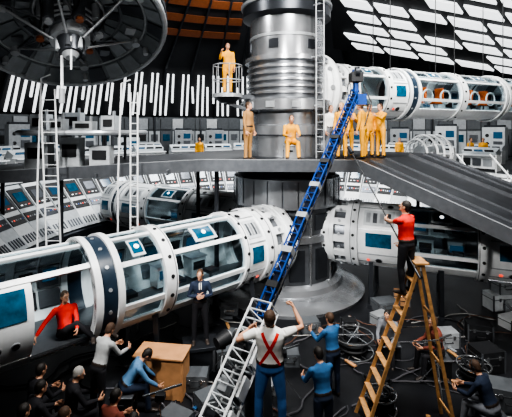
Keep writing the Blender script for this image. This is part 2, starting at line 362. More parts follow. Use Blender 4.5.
# ------------------------------------------------------------ module tubes
DRING=M('ring_dark_blue',(.02,.035,.055),.3)
def module(name,p0,p1,R,plan,support=True,floor=-.68,seats=True):
    mb=MB(); S=Shell(p0,p1,R)
    for (t0,t1,ty) in plan:
        L=t1-t0; tm=(t0+t1)/2
        if ty=='ring':
            S.patch(mb,t0,t1,0,360,R+.07,.16,WHITE); S.patch(mb,t0+.03,t0+.05,0,360,R+.075,.02,MGREY)
        elif ty=='dring':
            S.patch(mb,t0,t1,0,360,R+.04,.12,DRING); S.patch(mb,t0,t0+.14,0,360,R+.09,.18,WHITE); S.patch(mb,t1-.14,t1,0,360,R+.09,.18,WHITE)
            for a in range(-60,130,24): S.disc(mb,tm,a,.04,LGREY,R+.04)
        elif ty=='slot':
            S.patch(mb,t0,t0+.14,0,360,R+.05,.16,WHITE); S.patch(mb,t1-.14,t1,0,360,R+.05,.16,WHITE)
            for a in range(0,360,30): S.patch(mb,t0+.1,t1-.1,a-6,a+6,R+.03,.12,WHITE,4)
            S.patch(mb,t0+.1,t1-.1,0,360,R-.12,.03,MGREY)
        elif ty=='solid':
            S.patch(mb,t0,t1,0,360,R,.06,WHITE)
            for a in(-70,-25,20,65,110): S.patch(mb,t0+.03,t1-.03,a-1,a+1,R+.012,.03,LGREY,2)
            S.patch(mb,t0+.03,t1-.03,100,104,R+.02,.03,DGREY,2)
            S.patch(mb,tm-L*.3,tm+L*.3,-10,14,R+.02,.03,BLUEW); S.patch(mb,tm-L*.36,tm+L*.36,27,58,R+.015,.03,WHITE2)
            for q in range(4): S.patch(mb,tm-L*.3+q*L*.16,tm-L*.2+q*L*.16,32,52,R+.022,.02,MGREY if q%2 else LGREY,5)
            S.disc(mb,tm,-40,.09,BLACK,R,rim=LGREY); S.disc(mb,tm-L*.25,-40,.05,REDL,R); S.disc(mb,tm+L*.25,72,.08,BLACK,R,rim=LGREY)
        elif ty in('glass','open','window'):
            S.patch(mb,t0,t1,118,300,R,.05,WHITE); S.patch(mb,t0,t1,300,322 if ty!='open' else 308,R+.02,.07,WHITE)
            for a in([-15,35,75,118] if ty=='glass' else [44,78,118]): S.patch(mb,t0,t1,a-3,a+3,R+.02,.07,WHITE,3)
            if ty=='glass':
                S.patch(mb,t0,t1,-38,118,R-.02,.012,GLASS)
                S.patch(mb,tm-L*.16,tm+L*.16,42,68,R+.0,.02,WHITE2); S.patch(mb,tm-L*.12,tm+L*.12,46,64,R+.012,.02,BLUEW); S.disc(mb,tm,55,.06,PANEL,R+.012,.01)
            else: S.patch(mb,t0,t1,44,118,R-.02,.012,GLASS)
            if ty=='window':
                S.patch(mb,t0,t1,-40,44,R,.05,WHITE); S.patch(mb,t0+.12,t1-.12,6,36,R+.015,.03,BLUEW)
                for q in range(1,4): S.disc(mb,t0+L*q/4,-18,.06,BLACK,R,rim=LGREY)
            nq=max(2,int(L/.55))
            for q in range(nq):
                a_=t0+.06+(L-.12)*q/nq; b_=a_+(L-.12)/nq*.88
                S.patch(mb,a_,b_,128,152,R-.06,.03,[LGREY,MGREY,WHITE2][q%3],8); S.patch(mb,a_,b_,156,186,R-.06,.05,[MGREY,WHITE2,LGREY][q%3],8); S.patch(mb,a_+.08,b_-.08,160,178,R-.12,.02,[SCREEN,BLACK,BLUEW][q%3],8)
                S.patch(mb,a_,b_,190,212,R-.06,.04,[MGREY,DGREY][q%2],8)
            nb=max(1,int(L/.8)); Rm=Matrix((S.d,S.n,Z0)).transposed()
            for q in range(nb):
                c=S.pt(t0+L*(q+.5)/nb,180,R*.5)-Z0*R*.38
                if seats and ty=='glass':
                    mb.box(c,(.5,.4,R*.5),WHITE2,Rm); mb.box(c+S.n*.2+Z0*.06,(.38,.04,.22),SCREEN if q%2 else BLACK,Rm); mb.box(c+Z0*R*.27,(.55,.45,.04),LGREY,Rm)
                    mb.cyl(c+S.n*.75-Z0*.25,c+S.n*.75+Z0*.02,.04,MGREY); mb.box(c+S.n*.75+Z0*.06,(.32,.32,.09),DGREY,Rm)
    t0=plan[0][0]; t1=plan[-1][1]; w=math.sqrt(1-floor*floor)*R*1.9
    Rm=Matrix((S.d,S.n,Z0)).transposed()
    mb.box(S.pt((t0+t1)/2,0,0)+Z0*(floor*R-.03),(t1-t0,w,.05),MGREY,Rm)
    for (a,b,ty) in plan:
        if ty in('ring','slot'):
            for k in range(16): S.disc(mb,(a+b)/2,k*360/16+8,.045,BLACK if ty=='ring' else LGREY,R+.07)
    if support:
        for t in(t0+1.6,(t0+t1)/2,t1-1.0):
            c=S.pt(t,0,0)
            for q in(-1,1): mb.bar(c+S.n*q*.75-Z0*R*.72,V(c.x,c.y,0)+S.n*q*.95,.12,.12,DGREY)
            mb.bar(V(c.x,c.y,.06)-S.n*1.1,V(c.x,c.y,.06)+S.n*1.1,.14,.1,DGREY)
    return mb.build(name)
module('module_tube',(.5,13.0,2.1),(-6.4,6.35,2.1),1.05,[(0,.34,'ring'),(.34,1.0,'slot'),(1.0,1.25,'ring'),(1.25,1.95,'solid'),(1.95,2.1,'ring'),(2.1,4.25,'glass'),(4.25,4.55,'ring'),(4.55,5.55,'glass'),(5.55,6.15,'dring'),(6.15,7.25,'open'),(7.25,8.4,'window'),(8.4,9.3,'solid')])
module('module_tube',(-.3,15.5,2.1),(-6.9,19.6,2.1),1.0,[(0,.4,'ring'),(.4,2.4,'solid'),(2.4,2.7,'ring'),(2.7,4.6,'glass'),(4.6,4.9,'ring'),(4.9,6.4,'solid'),(6.4,6.9,'dring'),(6.9,7.6,'solid')])
module('module_tube',(2.5,14.15,2.1),(9.3,11.3,2.1),1.02,[(0,.3,'ring'),(.3,.95,'slot'),(.95,1.2,'ring'),(1.2,2.5,'solid'),(2.5,2.75,'dring'),(2.75,4.6,'glass'),(4.6,4.9,'ring'),(4.9,6.1,'solid'),(6.1,6.4,'ring'),(6.4,7.3,'glass')])
module('module_tube',(2.2,15.0,7.07),(14.6,20.6,7.07),1.0,[(0,.35,'ring'),(.35,.9,'slot'),(.9,1.3,'ring'),(1.3,2.6,'glass'),(2.6,2.9,'ring'),(2.9,3.7,'solid'),(3.7,4.3,'dring'),(4.3,6.6,'glass'),(6.6,7.0,'ring'),(7.0,9.4,'glass'),(9.4,9.8,'dring'),(9.8,12.0,'glass'),(12,12.5,'ring'),(12.5,13.5,'solid')],support=False)
mb=MB(); S=Shell((2.2,15.0,7.07),(14.6,20.6,7.07),1)
for t,r,w in((-.55,.7,.12),(-.35,.95,.16),(-.1,1.12,.2),(.15,1.2,.16)): mb.torus(S.p+S.d*t,S.d,r,w,WHITE)
for k in range(12): S.disc(mb,-.1,k*30,.09,LGREY,1.3,.04)
mb.build('tube_docking_collar')
mb=MB()
for t in(3.2,6.8,10,13):
    c=S.pt(t,0,0)
    for q in(-1,1): mb.cyl(c+S.n*q*.5+Z0*.9,c+S.n*q*.5+Z0*4.5,.02,BLACK,n=6)
mb.build('tube_hanging_cables')
for t in (4.9,5.9,7.7,8.7,10.6):
    mb=MB(); c=S.pt(t,0,.3)-Z0*.6; Rm=Matrix((S.d,S.n,Z0)).transposed()
    mb.box(c+Z0*.3,(.42,.42,.12),ORANGE,Rm); mb.box(c+S.d*.22+Z0*.62,(.1,.42,.6),ORANGE,Rm); mb.cyl(c-Z0*.08,c+Z0*.26,.06,LGREY); mb.torus(c+S.n*.5+Z0*.5,S.n,.28,.03,WHITE,20)
    mb.build('pilot_seat',.02)
mb=MB(); g0=V(7.6,19,4.5); g1=V(9.2,19.8,4.5); S=Shell(g0,g1,.85)
for t in(0,.45,.9,1.35,1.75): mb.torus(S.p+S.d*t,S.d,.85 if 0<t<1.7 else .65,.05,WHITE,28)
for a in range(0,360,30): mb.cyl(S.pt(0,a,.65),S.pt(.45,a,.85),.025,WHITE,n=6); mb.cyl(S.pt(.45,a,.85),S.pt(1.35,a,.85),.025,WHITE,n=6); mb.cyl(S.pt(1.35,a,.85),S.pt(1.75,a,.65),.025,WHITE,n=6)
mb.cyl(S.pt(.2,0,0),S.pt(1.6,0,0),.35,LGREY)
for t in(.4,1.4):
    c=S.pt(t,0,0); mb.cyl(c-Z0*.85,V(c.x,c.y,3.4),.08,DGREY)
mb.build('lattice_capsule')
mb=MB()
for i in range(8): 
    mb.box((9.6-.02*i,15.0+.28*i,2.0+.2*i),(1.4,.3,.06),LGREY)
for s in(-.72,.72):
    mb.bar(V(9.6+s,14.6,1.75),V(9.4+s,17.3,3.6),.06,.25,WHITE); mb.bar(V(9.6+s,14.6,2.7),V(9.4+s,17.3,4.55),.05,.05,WHITE)
    for q in range(4): mb.cyl(V(9.6+s,14.8+q*.8,1.9+q*.55),V(9.6+s,14.8+q*.8,2.85+q*.55),.02,WHITE,n=6)
mb.cyl((9.0,14.8,0),(9.0,14.8,1.8),.05,DGREY); mb.cyl((10.2,14.8,0),(10.2,14.8,1.8),.05,DGREY)
mb.build('staircase')
mb=MB(); b=V(-.95,13.35,6.8)
mb.cyl(b-Z0*.12,b,.5,LGREY,n=24); mb.cyl(b-Z0*.3,b-Z0*.12,.25,DGREY,.45,24)
for z in(.45,.95): mb.torus(b+Z0*z,Z0,.48,.018,LGREY,28)
for k in range(8): t=rad(k*45+10); mb.cyl(b+V(math.cos(t)*.48,math.sin(t)*.48,0),b+V(math.cos(t)*.48,math.sin(t)*.48,.95),.014,LGREY,n=6)
mb.bar(b-Z0*.08+V(.3,.15,0),V(.1,14.0,6.72),.3,.14,MGREY); mb.bar(b-Z0*.3,V(0,13.9,6.2),.1,.1,MGREY)
mb.build('lift_basket')

# ------------------------------------------------------------ camera crane
mb=MB(); a=V(-.62,5.3,1.5); z=V(2.62,10.5,6.6); x_,y_,d_=frame(z-a); L=(z-a).length
def truss(t0,t1,w,mat,mat2,rung=.22,rr=.02):
    p=a+d_*t0;q=a+d_*t1
    for sx,sy in((-1,-1),(1,-1),(1,1),(-1,1)): mb.cyl(p+x_*sx*w/2+y_*sy*w/2,q+x_*sx*w/2+y_*sy*w/2,rr,mat,n=6)
    n=int((t1-t0)/rung)
    for i in range(n+1):
        c=p+d_*(t1-t0)*i/n; e=p+d_*(t1-t0)*min(n,i+1)/n
        for (sx,sy),(tx,ty) in zip(((-1,-1),(1,-1),(1,1),(-1,1)),((1,-1),(1,1),(-1,1),(-1,-1))):
            A=c+x_*sx*w/2+y_*sy*w/2;B=c+x_*tx*w/2+y_*ty*w/2
            mb.cyl(A,B,rr*.7,mat2,n=5)
            if i<n and i%2==0: mb.cyl(A,e+x_*tx*w/2+y_*ty*w/2,rr*.55,mat2,n=5)
truss(0,1.9,.34,WHITE,WHITE2,.15,.02); truss(1.7,L,.17,BLUEP,BLUEP,.2,.018)
for t in(.1,.55,1.0): mb.bar(a+d_*t+x_*.19,a+d_*(t+.28)+x_*.19,.05,.2,WHITE); mb.bar(a+d_*t-x_*.1,a+d_*(t+.2)-x_*.1,.16,.16,[DGREY,LGREY,BLACK][int(t*2)%3])
mb.bar(a+d_*1.7,a+d_*L,.10,.10,M('crane_inner_tube',(.012,.016,.035),.35,.5))
for t in(2.2,2.9,3.7,4.5,5.2,6.0): mb.bar(a+d_*t,a+d_*(t+.12),.21,.21,[BLACK,LGREY][int(t*10)%2])
mb.tube([a+d_*1.5+x_*.1]+[a+d_*t+x_*.12-Z0*.06*(i%2) for i,t in enumerate((2.2,3,3.8,4.6,5.4,6.2,7.0))],.015,BLACK)
pv=a+d_*1.35
mb.cyl((pv.x,pv.y,.35),pv,.12,MGREY,.09); mb.cyl(pv-x_*.3,pv+x_*.3,.09,STEEL)
for e in(-1,1): mb.bar(pv+x_*e*.24,V(pv.x+e*.3,pv.y,.35),.05,.14,LGREY)
mb.box((pv.x,pv.y-.25,.28),(1.3,2.0,.16),DGREY)
for sx in(-.6,.6):
    for sy in(-1.1,.55): mb.cyl((pv.x+sx-.06,pv.y+sy,.2),(pv.x+sx+.06,pv.y+sy,.2),.2,BLACK,n=20)
mb.box((.2,5.62,1.31),(.62,.6,.07),DGREY)
for sx in(-.27,.27):
    for sy in(-.25,.25): mb.cyl((.2+sx,5.62+sy,.36),(.2+sx,5.62+sy,1.28),.03,MGREY)
mb.box(a-d_*.15,(.5,.5,.5),BLACK,Matrix((x_,y_,d_)).transposed())
mb.cyl(z,z+Z0*.25,.08,BLUEP); mb.box(z+Z0*.38,(.3,.4,.24),BLACK); mb.cyl(z+V(0,.2,.38),z+V(0,.42,.38),.09,DGREY); mb.cyl(z+V(-.05,-.12,.5),z+V(.05,-.12,.5),.14,DGREY,n=20); mb.cyl(z+V(-.05,.14,.5),z+V(.05,.14,.5),.12,BLUEP,n=20)
mb.box(z-Z0*.2+V(.1,0,0),(.3,.28,.28),BLUEP); mb.torus(z+V(-.2,-.1,.05),X0,.17,.02,STEEL,20); mb.tube([z+V(.2,0,.2),z+V(.35,-.2,-.3),z+V(.1,-.5,-.9)],.02,BLACK)
mb.build('camera_crane')

# ------------------------------------------------------------ stepladder
mb=MB(); LY=7.6; top=3.1
for y in(-.22,.22):
    mb.bar(V(3.10,LY+y*.7,top),V(3.66,LY+y*1.35,0),.03,.065,WOOD)
    mb.bar(V(3.04,LY+y*.7,top),V(1.98,LY+y*1.5,0),.03,.065,WOOD)
mb.box((3.07,LY,top+.02),(.26,.44,.035),WOOD)
for i in range(1,10):
    k=i/10; z_=top*(1-k); x1=3.04+(1.98-3.04)*k; x2=3.10+.56*k; hw=.22*(.7+.8*k)
    mb.box((x1,LY,z_),(.11,hw*2,.025),WOOD)
    if i%3==0: mb.bar(V(x2,LY-hw*.95,z_),V(x2,LY+hw*.95,z_),.03,.05,WOOD)
for y in(-.24,.24): mb.cyl((2.62,LY+y*1.1,1.7),(3.35,LY+y*1.1,1.75),.01,STEEL,n=6)
mb.build('wooden_stepladder')
mb=MB(); mb.cyl((2.92,7.35,3.05),(2.30,9.6,5.05),.018,BLACK,.012,n=8); mb.cyl((2.30,9.6,5.05),(2.26,9.75,5.18),.05,DGREY); mb.cyl((2.96,7.2,2.92),(2.92,7.35,3.05),.025,DGREY)
mb.build('boom_pole')

# ------------------------------------------------------------ people
SKIN=M('skin',(.56,.30,.19),.6,var=.08); EYEW=M('eye_white',(.8,.8,.78),.3); EYED=M('eye_dark',(.03,.02,.015),.3); LIP=M('lips',(.4,.14,.11),.6)
HBR=M('hair_brown',(.06,.032,.018),.7,bump=.4,scale=60); HGR=M('hair_grey',(.30,.29,.27),.7,bump=.4,scale=60); HBK=M('hair_black',(.015,.012,.01),.6,bump=.4,scale=60); HBL=M('hair_blond',(.35,.22,.09),.7,bump=.4,scale=60)
cl={k:M('cloth_'+k,c,.85,var=.12,scale=9,bump=.25) for k,c in dict(white=(.76,.75,.72),red=(.66,.025,.015),jean=(.06,.16,.40),black=(.012,.012,.016),blue=(.03,.11,.25),lblue=(.10,.22,.38),tan=(.32,.17,.06),grey=(.16,.17,.19),brown=(.16,.04,.025),navy=(.014,.024,.05),lgrey=(.36,.37,.37)).items()}
SHOE=M('shoe_leather',(.03,.022,.018),.5)
def unit(v): return Vector(v).normalized()
def person(name,pos,yaw,H=1.76,lean=0,side=0,head=(0,0),aL=((-.15,.05,-1),(-.02,.25,-1)),aR=((.15,.05,-1),(.02,.25,-1)),wL=None,wR=None,hL=(-.5,-.3,-.6),hR=(.5,-.3,-.6),
           lL=((-.06,.0,-1),(-.02,-.02,-1)),lR=((.06,.0,-1),(.02,-.02,-1)),sit=False,top='white',bot='jean',sleeve='long',hair=HBR,bulk=1.0,vox=.015,curl=28,extra=None,jump=None,cap=None,longhair=False,feet=0,beard=False):
    s=H/1.75; pos=Vector(pos); cy,sy=math.cos(rad(yaw)),math.sin(rad(yaw)); r=V(cy,sy,0); f=V(-sy,cy,0); u=Z0
    T=jump or cl[top]; B=jump or cl[bot]
    W=lambda v:(r*v[0]+f*v[1]+u*v[2])
    dl={k:(unit(W(v[0])),unit(W(v[1]))) for k,v in(('L',lL),('R',lR))}
    if sit: ph=.11*s
    else: ph=max(-(a.z*.42+b.z*.41) for a,b in dl.values())*s+.10*s
    Pv=pos+u*ph
    tu=(u*math.cos(rad(lean))+f*math.sin(rad(lean))+r*math.sin(rad(side))).normalized(); tf=tu.cross(r).normalized(); tr=tf.cross(tu).normalized()
    g=MB(); E=MB()
    def sec(h,w,dp,fo=0): return (Pv+tu*h*s+tf*fo*s, tr*w*s*bulk, tf*dp*s*bulk)
    g.loft([sec(-.11,.09,.07),sec(-.08,.13,.10),sec(-.02,.165,.12,-.01),sec(.05,.165,.12),sec(.10,.15,.11)],B,20)
    g.loft([sec(.05,.15,.11),sec(.07,.162,.122),sec(.15,.152,.118,.01),sec(.25,.155,.115,.005),sec(.35,.178,.125),sec(.43,.185,.118,-.005),sec(.49,.155,.09,-.01),sec(.525,.09,.07,-.01),sec(.55,.06,.05,-.01)],T,20)
    if not jump: g.loft([sec(.045,.158,.118),sec(.055,.17,.126),sec(.085,.17,.126),sec(.095,.158,.118)],SHOE,20)
    hy,hp=head; f2=f*math.cos(rad(hy))-r*math.sin(rad(hy)); b0=(u*.6+tu*.4).normalized()
    f2=(f2-b0*f2.dot(b0)).normalized()
    hf=(f2*math.cos(rad(hp))+b0*math.sin(rad(hp))).normalized(); hu=(b0*math.cos(rad(hp))-f2*math.sin(rad(hp))).normalized(); hr=hf.cross(hu).normalized()
    nb=Pv+tu*.50*s-tf*.01*s; nt=Pv+tu*.58*s+tf*.012*s; hc=nt+hu*.098*s+hf*.018*s
    g.limb([(nb,.062*s),(nt,.054*s),(hc-hu*.03*s-hf*.01*s,.052*s)],SKIN)
    q=lambda a,b,c:hc+hr*a*s+hf*b*s+hu*c*s
    g.ell(q(0,0,.015),hr*.074*s,hf*.093*s,hu*.103*s,SKIN); g.ell(q(0,.03,-.05),hr*.053*s,hf*.058*s,hu*.062*s,HBR if beard else SKIN)
    g.limb([(q(0,.088,.015),.009*s),(q(0,.108,-.022),.014*s)],SKIN,8); g.ell(q(0,.082,.028),hr*.05*s,hf*.014*s,hu*.012*s,SKIN)
    g.ell(q(0,.084,-.082),hr*.022*s,hf*.018*s,hu*.016*s,SKIN)
    for e in(-1,1):
        g.ell(q(e*.077,-.005,-.008),hr*.010*s,hf*.019*s,hu*.031*s,SKIN,10)
        E.ell(q(e*.030,.082,.006),hr*.014*s,hf*.011*s,hu*.008*s,EYEW,8,6); E.ell(q(e*.030,.089,.006),hr*.006*s,hf*.006*s,hu*.006*s,EYED,8,5)
        E.limb([(q(e*.016,.092,.024),.004*s),(q(e*.046,.082,.026),.004*s)],hair or HBR,5)
    E.ell(q(0,.088,-.056),hr*.022*s,hf*.007*s,hu*.007*s,LIP,8,5)
    if hair:
        g.ell(q(0,-.016,.034),hr*.083*s,hf*.098*s,hu*.100*s,hair,16); g.ell(q(0,-.055,-.01),hr*.074*s,hf*.05*s,hu*.075*s,hair)
        if longhair: g.ell(q(0,-.05,-.06),hr*.08*s,hf*.06*s,hu*.09*s,hair)
    if cap: g.ell(q(0,-.01,.05),hr*.09*s,hf*.105*s,hu*.09*s,cap,16); g.ell(q(0,.09,.06),hr*.06*s,hf*.06*s,hu*.01*s,cap)
    for k,sg in(('L',-1),('R',1)):
        th,sh=dl[k]; hp_=Pv+tr*sg*.088*s-u*.02*s; kn=hp_+th*.42*s; an=kn+sh*.41*s
        bf=bulk**.5
        g.limb([(hp_,.098*s*bf),(hp_+th*.14*s,.09*s*bf),(hp_+th*.30*s,.073*s*bf),(kn,.064*s)],B,14)
        g.limb([(kn,.063*s),(kn+sh*.12*s+(-f)*.008,.064*s),(kn+sh*.28*s,.056*s),(an-sh*.01*s,.056*s)],B,14)
        ff=W((sg*math.sin(rad(8+feet)),math.cos(rad(8+feet)),0)).normalized(); up=-sh
        if abs(ff.dot(sh))>.6: ff=(ff-sh*ff.dot(sh)).normalized()
        ff2=ff; up=(up-ff2*up.dot(ff2)).normalized(); sd=ff2.cross(up)
        if abs(sh.z)>.6: up=Z0; sd=ff2.cross(up).normalized()
        ft=lambda a,b,w,h:(an+ff2*a*s+up*b*s, sd*w*s, up*h*s)
        g.loft([ft(-.07,-.045,.02,.02),ft(-.055,-.04,.036,.042),ft(0,-.03,.042,.058),ft(.07,-.047,.044,.042),ft(.14,-.058,.05,.030),ft(.18,-.062,.042,.024),ft(.20,-.064,.02,.014)],SHOE,14)
    ends={}
    for k,sg,ad,w,hint in(('L',-1,aL,wL,hL),('R',1,aR,wR,hR)):
        sh=Pv+tu*.45*s+tr*sg*.178*s*(.5+.5*bulk); l1,l2=.285*s,.25*s
        if w is not None:
            w=Vector(w); dd=w-sh; D=min(dd.length,(l1+l2)*.995); dn=dd.normalized(); ca=(l1*l1+D*D-l2*l2)/(2*l1*D); ca=max(-1,min(1,ca))
            hn=W(hint); hn=(hn-dn*hn.dot(dn)).normalized(); el=sh+dn*l1*ca+hn*l1*math.sqrt(1-ca*ca); wr=sh+dn*D
        else: el=sh+unit(W(ad[0]))*l1; wr=el+unit(W(ad[1]))*l2
        u1=(el-sh).normalized(); u2=(wr-el).normalized()
        g.limb([(sh,.066*s*bulk**.5),(sh+u1*.10*s,.056*s*bulk**.5),(sh+u1*.15*s,.053*s)],T,12)
        if sleeve=='long' or jump:
            g.limb([(sh+u1*.1*s,.055*s),(el,.046*s),(el+u2*.10*s,.045*s),(el+u2*.225*s,.037*s)],T,12); g.limb([(el+u2*.15*s,.028*s),(wr,.027*s)],SKIN,10)
        else:
            g.limb([(sh+u1*.10*s,.047*s),(el,.038*s),(el+u2*.08*s,.040*s),(wr,.026*s)],SKIN,12)
        n=-tr*sg; n=(n-u2*n.dot(u2)); n=n.normalized() if n.length>.2 else (tf-u2*tf.dot(u2)).normalized()
        wv=u2.cross(n)*sg
        hs=s*1.05
        g.loft([(wr-u2*.01*hs,wv*.024*hs,n*.018*hs),(wr+u2*.02*hs,wv*.032*hs,n*.020*hs),(wr+u2*.06*hs,wv*.042*hs,n*.019*hs),(wr+u2*.095*hs,wv*.040*hs,n*.014*hs)],SKIN,12)
        def ch(p,d,n_,ls,r0,cu):
            pts=[(p,r0)]; c=0
            for i,l in enumerate(ls):
                c+=cu*(.8 if i==0 else 1.1); dr=d*math.cos(rad(c))+n_*math.sin(rad(c)); p=p+dr*l*hs; pts.append((p,r0*(.93-.09*i)))
            E.limb(pts,SKIN,8)
        for j,(off,l) in enumerate(((.031,.95),(.010,1.05),(-.011,.98),(-.031,.78))):
            ch(wr+u2*.085*hs+wv*off*hs,(u2+wv*off*2).normalized(),n,(.036*l,.026*l,.021*l),.0092*hs,curl+j*3)
        td=(u2*.65+wv*.65+n*.35).normalized(); ch(wr+u2*.025*hs+wv*.028*hs,td,(n*.6+u2*.5).normalized(),(.036,.032,.026),.0115*hs,curl*.5)
        ends[k]=wr+u2*.09*hs
    me=bpy.data.meshes.new('t'); me.from_pydata(g.v,[],g.f)
    bm=bmesh.new(); bm.from_mesh(me); bmesh.ops.recalc_face_normals(bm,faces=bm.faces); bm.to_mesh(me); bm.free()
    ob=bpy.data.objects.new('t',me); scene.collection.objects.link(ob)
    md=ob.modifiers.new('r','REMESH'); md.mode='VOXEL'; md.voxel_size=vox
    sm=ob.modifiers.new('s','SMOOTH'); sm.factor=.5; sm.iterations=2
    dg=bpy.context.evaluated_depsgraph_get(); ev=ob.evaluated_get(dg).to_mesh()
    bv=BVHTree.FromPolygons(g.v,g.f)
    vs=[v.co.copy() for v in ev.vertices]; fs=[list(p.vertices) for p in ev.polygons]; cs=[p.center.copy() for p in ev.polygons]
    F=MB(); mm=[F.mi(x) for x in g.mats]; F.v=vs; F.f=fs
    for c in cs:
        _,_,idx,_=bv.find_nearest(c); F.m.append(mm[g.m[idx]])
    ob.evaluated_get(dg).to_mesh_clear(); bpy.data.objects.remove(ob); bpy.data.meshes.remove(me)
    body=BVHTree.FromPolygons(list(vs),list(fs))
    b=len(F.v); F.v=F.v+E.v; em=[F.mi(x) for x in E.mats]
    for ff_,m_ in zip(E.f,E.m): F.f.append([i+b for i in ff_]); F.m.append(em[m_])
    if extra: extra(F,body,Pv,tr,tf,tu,s,q)
    F.build(name)
    return ends
def ribbon(F,bv,pts,dirv,wv,w,mat,off=.007):
    P=[]
    for p in pts:
        h=bv.ray_cast(p-dirv*.6,dirv,1.2)
        if h[0] is None: continue
        P.append(h[0]-dirv*off)
    for i in range(len(P)-1):
        d=(P[i+1]-P[i]).normalized(); sx=d.cross(dirv).normalized()*w/2
        F.add([P[i]-sx,P[i]+sx,P[i+1]+sx,P[i+1]-sx]+[p+dirv*.012 for p in(P[i]-sx,P[i]+sx,P[i+1]+sx,P[i+1]-sx)],[[0,1,2,3],[7,6,5,4],[0,1,5,4],[1,2,6,5],[2,3,7,6],[3,0,4,7]],mat)
SUSP=cl['red']
def suspenders(F,bv,Pv,tr,tf,tu,s,q):
    def path(a,b,n=8): return [Pv+tr*(a[0]+(b[0]-a[0])*i/n)*s+tu*(a[1]+(b[1]-a[1])*i/n)*s for i in range(n+1)]
    for sg in(-1,1):
        ribbon(F,bv,path((sg*.13,.07),(0,.30)),tf,tr,.042,SUSP); ribbon(F,bv,path((0,.30),(sg*.105,.50)),tf,tr,.042,SUSP)
        ribbon(F,bv,path((sg*.10,.49),(sg*.10,.08)),-tf,tr,.042,SUSP)
def headset(F,bv,Pv,tr,tf,tu,s,q):
    F.tube([q(-.09,0,0),q(-.085,0,.08),q(0,0,.14),q(.085,0,.08),q(.09,0,0)],.01,BLACK)
    for e in(-1,1): F.cyl(q(e*.075,0,-.005),q(e*.11,0,-.005),.035,BLACK)
def shirtfront(F,bv,Pv,tr,tf,tu,s,q):
    for w,h0,mt,of in((.06,.36,cl['white'],.006),(.025,.24,cl['black'],.012)):
        ribbon(F,bv,[Pv+tu*(h0+(.50-h0)*i/6)*s for i in range(7)],-tf,tr,w,mt,of)
sitL=((-.15,1,-.05),(-.05,.1,-1)); sitR=((.15,1,-.05),(.05,.1,-1))
person('man_in_suspenders',(.2,5.62,1.35),-4,1.80,lean=-4,head=(-6,28),wL=(-.12,5.75,2.72),wR=(.56,5.85,2.98),hL=(-1,-.2,-.3),hR=(1,-.1,-.5),lL=((-.16,.02,-1),(-.02,-.02,-1)),lR=((.16,.02,-1),(.04,-.02,-1)),top='white',bot='jean',sleeve='short',hair=HBR,bulk=1.16,vox=.011,extra=suspenders,curl=40)
person('man_on_stepladder',(2.86,7.6,2.50),38,1.78,lean=2,head=(14,14),wL=(2.62,8.02,3.80),wR=(2.82,7.74,3.42),hL=(-.7,-.1,-.7),hR=(.8,-.5,-.5),lL=((-.08,.12,-1),(0,-.12,-1)),lR=((.1,-.02,-1),(.02,-.02,-1)),top='red',bot='black',sleeve='short',hair=HBK,bulk=1.08,vox=.012,curl=50)
mb=MB(); rz=Matrix.Rotation(rad(12),3,'Z')
mb.box((-1.32,9.45,.27),(.7,.55,.50),DGREY,rz); mb.box((-1.32,9.45,.56),(.8,.62,.08),DGREY,rz)
for e in(-1,1): mb.box(V(-1.32,9.45,.27)+rz@V(e*.3,-.29,0),(.06,.04,.5),MGREY,rz); mb.box(V(-1.32,9.45,.3)+rz@V(e*.36,0,0),(.02,.2,.06),STEEL,rz)
mb.build('stage_riser',.006)
person('man_in_black_suit',(-1.32,9.45,.60),190,1.74,head=(-15,0),aL=((-.35,.1,-1),(.85,.55,.05)),aR=((.35,.1,-1),(-.85,.55,.12)),lL=((-.1,.05,-1),(-.05,-.02,-1)),lR=((.12,.08,-1),(.02,-.02,-1)),top='navy',bot='black',vox=.013,extra=shirtfront)
person('man_sitting_in_tube',(-3.86,8.12,1.40),215,1.74,sit=True,lean=-14,side=.0,head=(15,0),wL=(-3.50,7.85,1.60),wR=(-4.35,7.62,1.45),hL=(-.8,-.2,-.4),hR=(.8,-.3,-.4),lL=((-.9,.5,.1),(-.8,.3,-.35)),lR=((-.6,.6,.55),(-.7,.3,-.7)),top='red',bot='black',hair=HBR,vox=.012,longhair=True)
def box_seat(x,y,h=.42,mat=BLACK,w=.42,z=0):
    mb=MB(); mb.box((x,y,z+h/2),(w,w,h-.04),mat); mb.box((x,y,z+h-.02),(w+.04,w+.04,.04),MGREY if mat is BLACK else mat)
    for e in(-1,1): mb.box((x+e*(w/2+.005),y,z+h*.6),(.02,.12,.05),STEEL); mb.box((x,y+e*(w/2+.005),z+h*.6),(.12,.02,.05),BLACK)
    mb.build('equipment_case_seat',.01)
def seated(name,x,y,yaw,h=.42,**k):
    box_seat(x,y,h); d=dict(sit=True,lL=sitL,lR=sitR,lean=12,aL=((-.15,.5,-.9),(.3,1,-.2)),aR=((.15,.5,-.9),(-.3,1,-.2)),vox=.015); d.update(k)
    person(name,(x,y,h),yaw,**d)
seated('crew_member_sitting',-3.35,7.15,-55,top='black',bot='black',hair=HGR,head=(-10,-8))
seated('crew_member_sitting',-2.62,7.95,-70,lean=38,top='lblue',bot='navy',hair=HBK,head=(0,-25),aL=((-.1,.6,-.9),(.1,.7,-.6)),aR=((.1,.6,-.9),(-.1,.7,-.6)))
seated('crew_member_sitting',-2.45,6.45,-30,top='brown',bot='black',hair=HBK,lean=20,head=(-5,0))
seated('crew_member_sitting',-3.85,6.7,-40,top='black',bot='black',hair=HBK,lean=20)
seated('crew_member_sitting',-3.2,6.1,-35,h=.36,top='black',bot='black',hair=HBR,lean=25)
seated('crew_member_sitting',-4.1,7.3,-30,h=.36,top='black',bot='black',hair=HBK,lean=15)
seated('crew_member_sitting',-2.0,6.0,-10,h=.30,top='black',bot='black',hair=HBK,lean=30,longhair=True)
seated('crew_member_sitting',-3.75,6.05,-30,h=.45,top='navy',bot='black',hair=HBK,lean=20)
box_seat(-2.98,7.55,.20,BLACK,.5)
